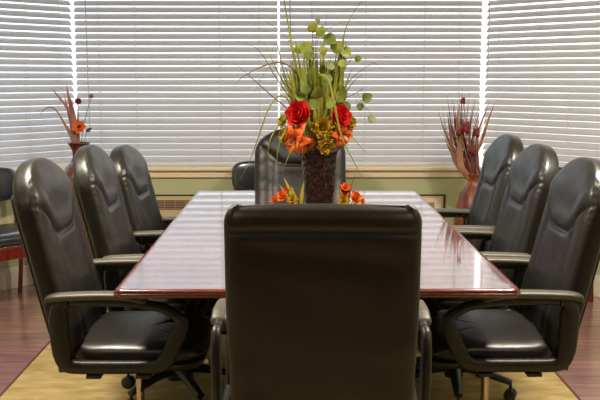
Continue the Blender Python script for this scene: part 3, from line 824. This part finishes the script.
pick('orange and yellow blossom pick with spiky yellow leaves left of the vase foot', -.125, -.03,
     [((-.05, -.02, .115), (-.5, -.6, .5), .036, M['orange'], 0), ((-.005, -.05, .10), (0, -.8, .5), .034, M['yellow'], 0), ((-.025, 0, .148), (-.2, -.6, .8), .020, M['red'], 0), ((-.085, 0, .095), (-.8, -.3, .4), .030, M['orange'], 0), ((-.02, -.06, .06), (0, -1, .2), .036, M['orange'], 0)],
     [((.02, 0, .01), (-.045, -.02, .205), .010, M['lime']), ((.03, 0, .01), (.05, -.05, .19), .009, M['lime']), ((.01, 0, .01), (-.07, .02, .17), .008, M['lime']), ((.02, -.02, .01), (-.01, -.05, .17), .010, M['lime']), ((0, 0, .01), (-.13, -.01, .09), .009, M['green']), ((.01, 0, .01), (-.09, -.05, .05), .009, M['green'])])
pick('orange and red blossom pick right of the vase foot', .125, -.03,
     [((.0, -.02, .155), (.1, -.7, .9), .030, M['orange'], 0), ((-.005, -.01, .135), (-.1, -.9, .5), .030, M['red'], 0), ((.045, -.02, .105), (.5, -.7, .5), .040, M['orange'], 0), ((-.01, -.05, .095), (0, -.9, .4), .036, M['yellow'], 0), ((.075, 0, .09), (.9, -.3, .3), .030, M['orange'], 0), ((.03, -.06, .05), (.2, -1, .2), .034, M['yellow'], 0)],
     [((0, 0, .01), (.045, -.02, .22), .006, M['green']), ((.0, 0, .01), (-.03, -.05, .16), .008, M['lime']), ((0, 0, .01), (.12, -.01, .07), .009, M['green']), ((0, 0, .01), (.10, -.05, .12), .008, M['lime'])])

# ---------------------------------------------------------------- left floor urn with reeds
UX, UY = -1.475, 5.62
t = thing('floor_urn', 'tall dark red urn with a flared rim behind the left chairs', 'vase', (UX, UY, 0))
prof = [(.10, 0), (.105, .02), (.085, .05), (.07, .10), (.075, .20), (.10, .36), (.118, .55), (.125, .70), (.118, .80), (.09, .86), (.052, .90), (.042, .93), (.044, .965), (.058, .995), (.076, 1.02), (.070, 1.021), (.05, .99), (.036, .96), (.034, .93), (.001, .80)]
b = MB(); b.lathe(prof[:11], 40); b.obj('urn_body', M['urn'], t, smooth=50)
b = MB(); b.lathe([(.054, .898)] + prof[11:], 40); b.obj('urn_neck', M['urnrim'], t, smooth=50)
def lq(px, py, y=0): s = UY / 860; return Vector(((px - 294) * s - .07 - UX, y, 1.444 - (py - 77) * s))
t = thing('dried_reed_bunch', 'broad brown dried reeds standing in the left urn', 'plant', (UX, UY, 0))
for pts, w in (([(74, 137, 0), (71, 112, 0), (62, 98, 0), (53, 87, 0)], .010), ([(76, 137, 0), (73, 110, .01), (70, 95, .01), (68, 83, .02)], .013), ([(75, 137, .01), (70, 112, 0), (66, 93, 0)], .011),
               ([(73, 137, -.01), (67, 125, -.01), (59, 110, -.02)], .010), ([(78, 137, 0), (76, 118, .01), (74, 104, .01)], .010), ([(72, 136, 0), (64, 118, -.02), (56, 107, -.03), (47, 109, -.04), (43, 118, -.05)], .0035), ([(79, 136, 0), (79, 118, .01), (79, 106, .01)], .006)):
    b = MB(); blade(b, [Vector((0, 0, .88)), Vector((.2 * lq(*pts[0]).x, 0, .95))] + [lq(*p) for p in pts], w * 1.5, wide=.3); b.obj('reed', M['reed'], t, smooth=60)
def small_flower(label, c, r, m, center=True):
    t = thing('dried_flower', label, 'flower', (UX, UY, 0)); b = MB(); c = Vector(c); F = aim((.1, -1, .25))
    for k, (cnt, el, ln) in enumerate(((7, .2, 1), (5, .6, .7))):
        for i in range(cnt): petal(b, c, 2 * PI * i / cnt + k * .5, el, r * ln, r * .4, .05, .003, n=5, seed=i, face=F)
    b.obj('petals', m, t, smooth=60)
    if center: b = MB(); b.ellipsoid(c + F @ Vector((0, 0, .006)), (r * .26,) * 3, 10, 6); b.obj('flower_centre', M['centre'], t)
    stem(t, (0, 0, .90), c, M['twig'], .0018, (-.01, 0, .02))
small_flower('orange daisy with a dark centre low in the left urn', lq(81, 126, -.03), .050, M['orange'])
small_flower('small red-brown star flower above the orange daisy', lq(80, 101, 0), .026, M['pod'])
small_flower('tiny tan star flower right of the reeds, against the blind', lq(93, 96, .0), .020, M['tan'])
t = thing('dried_leaf_sprig', 'dark drooping leaf sprig at the right rim of the left urn', 'plant', (UX, UY, 0))
stem(t, (0.0, 0, .92), lq(88, 131, -.02), M['twig'], .0016); b = MB(); leaf(b, lq(87, 131, -.02), (.8, 0, .5), .05, .012); b.obj('leaf', M['purpletwig'], t, smooth=60)

# ---------------------------------------------------------------- right copper vase with dried stems
CX_, CY_ = 1.145, 5.72
t = thing('floor_vase', 'round-bodied copper floor vase behind the right chairs', 'vase', (CX_, CY_, 0))
prof = [(.075, 0), (.09, .01), (.085, .04), (.10, .14), (.125, .30), (.135, .45), (.125, .58), (.10, .67), (.065, .72), (.048, .75), (.050, .78), (.062, .80), (.056, .802), (.043, .775), (.04, .75), (.001, .60)]
b = MB(); b.lathe(prof, 40); b.obj('vase_body', M['copper'], t, smooth=50)
def rq(px, py, y=0): s = CY_ / 860; return Vector(((px - 294) * s - .07 - CX_, y, 1.444 - (py - 77) * s))
t = thing('dried_stem_bunch', 'tall bunch of dried brown and tan stems in the copper vase', 'plant', (CX_, CY_, 0))
rnd = random.Random(4)
tips = [(438, 108), (441, 120), (444, 95), (447, 100), (451, 98), (454, 106), (457, 92), (459, 88), (462, 94), (466, 92), (470, 98), (473, 100), (477, 97), (481, 106), (484, 112), (442, 128), (449, 112), (455, 116), (468, 110), (488, 118), (445, 135), (465, 104), (475, 120), (452, 120)]
tips += [(rnd.uniform(440, 492), rnd.uniform(98, 140)) for _ in range(34)]
for i, (px, py) in enumerate(tips):
    yy = rnd.uniform(-.09, .09); b = MB()
    P = [Vector((rnd.uniform(-.012, .012), rnd.uniform(-.012, .012), .70)), Vector((rnd.uniform(-.03, .03), rnd.uniform(-.02, .02), .80)), rq(464 + (px - 464) * .55, (py + 172) / 2, yy * .6), rq(px, py, yy)]
    thick = i % 4 == 0
    blade(b, P, rnd.uniform(.007, .012) if thick else rnd.uniform(.003, .0055), wide=.3); b.obj('dried_stem', [M['tan'], M['reed'], M['purpletwig'], M['reed'], M['pod']][i % 5], t, smooth=60)
b = MB(); blade(b, [Vector((.01, 0, .72)), rq(472, 165, 0), rq(482, 140, 0), rq(488, 118, -.01), rq(494, 101, -.02)], .012, wide=.3); b.obj('dried_stem', M['tan'], t, smooth=60)
b = MB(); blade(b, [Vector((0, 0, .72)), rq(461, 165, -.03), rq(459, 140, -.05), rq(456, 120, -.05), rq(457, 104, -.05)], .022, wide=.3); b.obj('dried_stem', M['tan'], t, smooth=60)
b = MB(); blade(b, [Vector((-.01, 0, .72)), rq(455, 160, -.02), rq(450, 135, -.03), rq(446, 112, -.04)], .013, wide=.3); b.obj('dried_stem', M['reed'], t, smooth=60)
for k, (px, py, r, lab) in enumerate(((460, 100, .020, 'round maroon seed pod highest in the copper vase bunch'), (463, 126, .036, 'largest maroon seed head in the middle of the dried stems'), (474, 131, .027, 'maroon seed head at the right of the dried stems'), (470, 149, .026, 'maroon seed head lowest in the dried stems'), (457, 131, .020, 'small maroon pod left of the largest seed head'))):
    t = thing('seed_pod', lab, 'seed pod', (CX_, CY_, 0)); c = rq(px, py, -.07); b = MB()
    for i in range(9):
        u = i / 9; a = i * 2.4; b.ellipsoid(c + Vector((math.cos(a) * r * .45, math.sin(a) * r * .3, (u - .5) * r * 1.3)), (r * .42, r * .42, r * .6), 8, 6)
    b.obj('pod', M['pod'], t); stem(t, (0, -.0, .74), c, M['reed'], .0025, (0, -.01, 0))

# ---------------------------------------------------------------- ceiling lamps
k = 0
for x, y, lab in ((-1.5, .6, 'round recessed ceiling light near the camera on the left'), (1.5, .6, 'round recessed ceiling light near the camera on the right'),
                  (-1.15, 3.3, 'round recessed ceiling light above the left row of chairs'), (1.15, 3.3, 'round recessed ceiling light above the right row of chairs')):
    t = thing('ceiling_light', lab, 'light', (x, y, CEIL), group='recessed ceiling lights')
    b = MB(); b.lathe([(.17, -.001), (.19, -.001), (.19, -.012), (.165, -.014), (.16, -.002)], 36); b.obj('trim_ring', M['brushed'], t, smooth=40)
    b = MB(); b.lathe([(.001, -.003), (.158, -.003), (.158, -.008), (.001, -.010)], 36); b.obj('diffuser', M['lamp'], t)
    L_ = bpy.data.lights.new('lamp', 'AREA'); L_.shape = 'DISK'; L_.size = .3; L_.energy = 76 if y > 2 else 12; L_.color = (1, .89, .76)
    o = bpy.data.objects.new('lamp', L_); COL.objects.link(o); o.parent = t; o.location = (0, 0, -.02)

# ---------------------------------------------------------------- daylight
w = bpy.data.worlds.new('sky'); SC.world = w; w.use_nodes = True
nt = w.node_tree; N = nt.nodes; L = nt.links; bg = N['Background']
tc = N.new('ShaderNodeTexCoord'); sx = N.new('ShaderNodeSeparateXYZ'); L.new(tc.outputs['Generated'], sx.inputs[0])
r1 = N.new('ShaderNodeValToRGB'); e = r1.color_ramp.elements           # cool sky on the left, whiter on the right
e[0].position = .30; e[0].color = (.66, .82, 1.0, 1); e[1].position = .60; e[1].color = (1.0, .97, .94, 1)
mr = N.new('ShaderNodeMapRange'); mr.inputs['From Min'].default_value = -1; mr.inputs['From Max'].default_value = 1
L.new(sx.outputs['X'], mr.inputs[0]); L.new(mr.outputs[0], r1.inputs[0])
r2 = N.new('ShaderNodeValToRGB'); e = r2.color_ramp.elements           # darker ground below the horizon
e[0].position = .46; e[0].color = (.55, .53, .50, 1); e[1].position = .52; e[1].color = (1, 1, 1, 1)
mz = N.new('ShaderNodeMapRange'); mz.inputs['From Min'].default_value = -1; mz.inputs['From Max'].default_value = 1
L.new(sx.outputs['Z'], mz.inputs[0]); L.new(mz.outputs[0], r2.inputs[0])
mx = N.new('ShaderNodeMix'); mx.data_type = 'RGBA'; mx.blend_type = 'MULTIPLY'; mx.inputs[0].default_value = 1
L.new(r1.outputs[0], mx.inputs[6]); L.new(r2.outputs[0], mx.inputs[7]); L.new(mx.outputs[2], bg.inputs[0])
bg.inputs[1].default_value = 2.3

# ---------------------------------------------------------------- camera
cam = bpy.data.cameras.new('camera'); co = bpy.data.objects.new('camera', cam); COL.objects.link(co); SC.camera = co
cam.sensor_width = 36; cam.lens = 860 / 600 * 36
co.location = (-.07, 0, 1.444); co.rotation_euler = (R(90) - math.atan(123 / 860), R(0), -math.atan(6 / 860))
SC.view_settings.view_transform = 'Standard'; SC.view_settings.look = 'None'; SC.view_settings.exposure = 0; SC.view_settings.gamma = 1
SC.cycles.max_bounces = 10; SC.cycles.transparent_max_bounces = 12
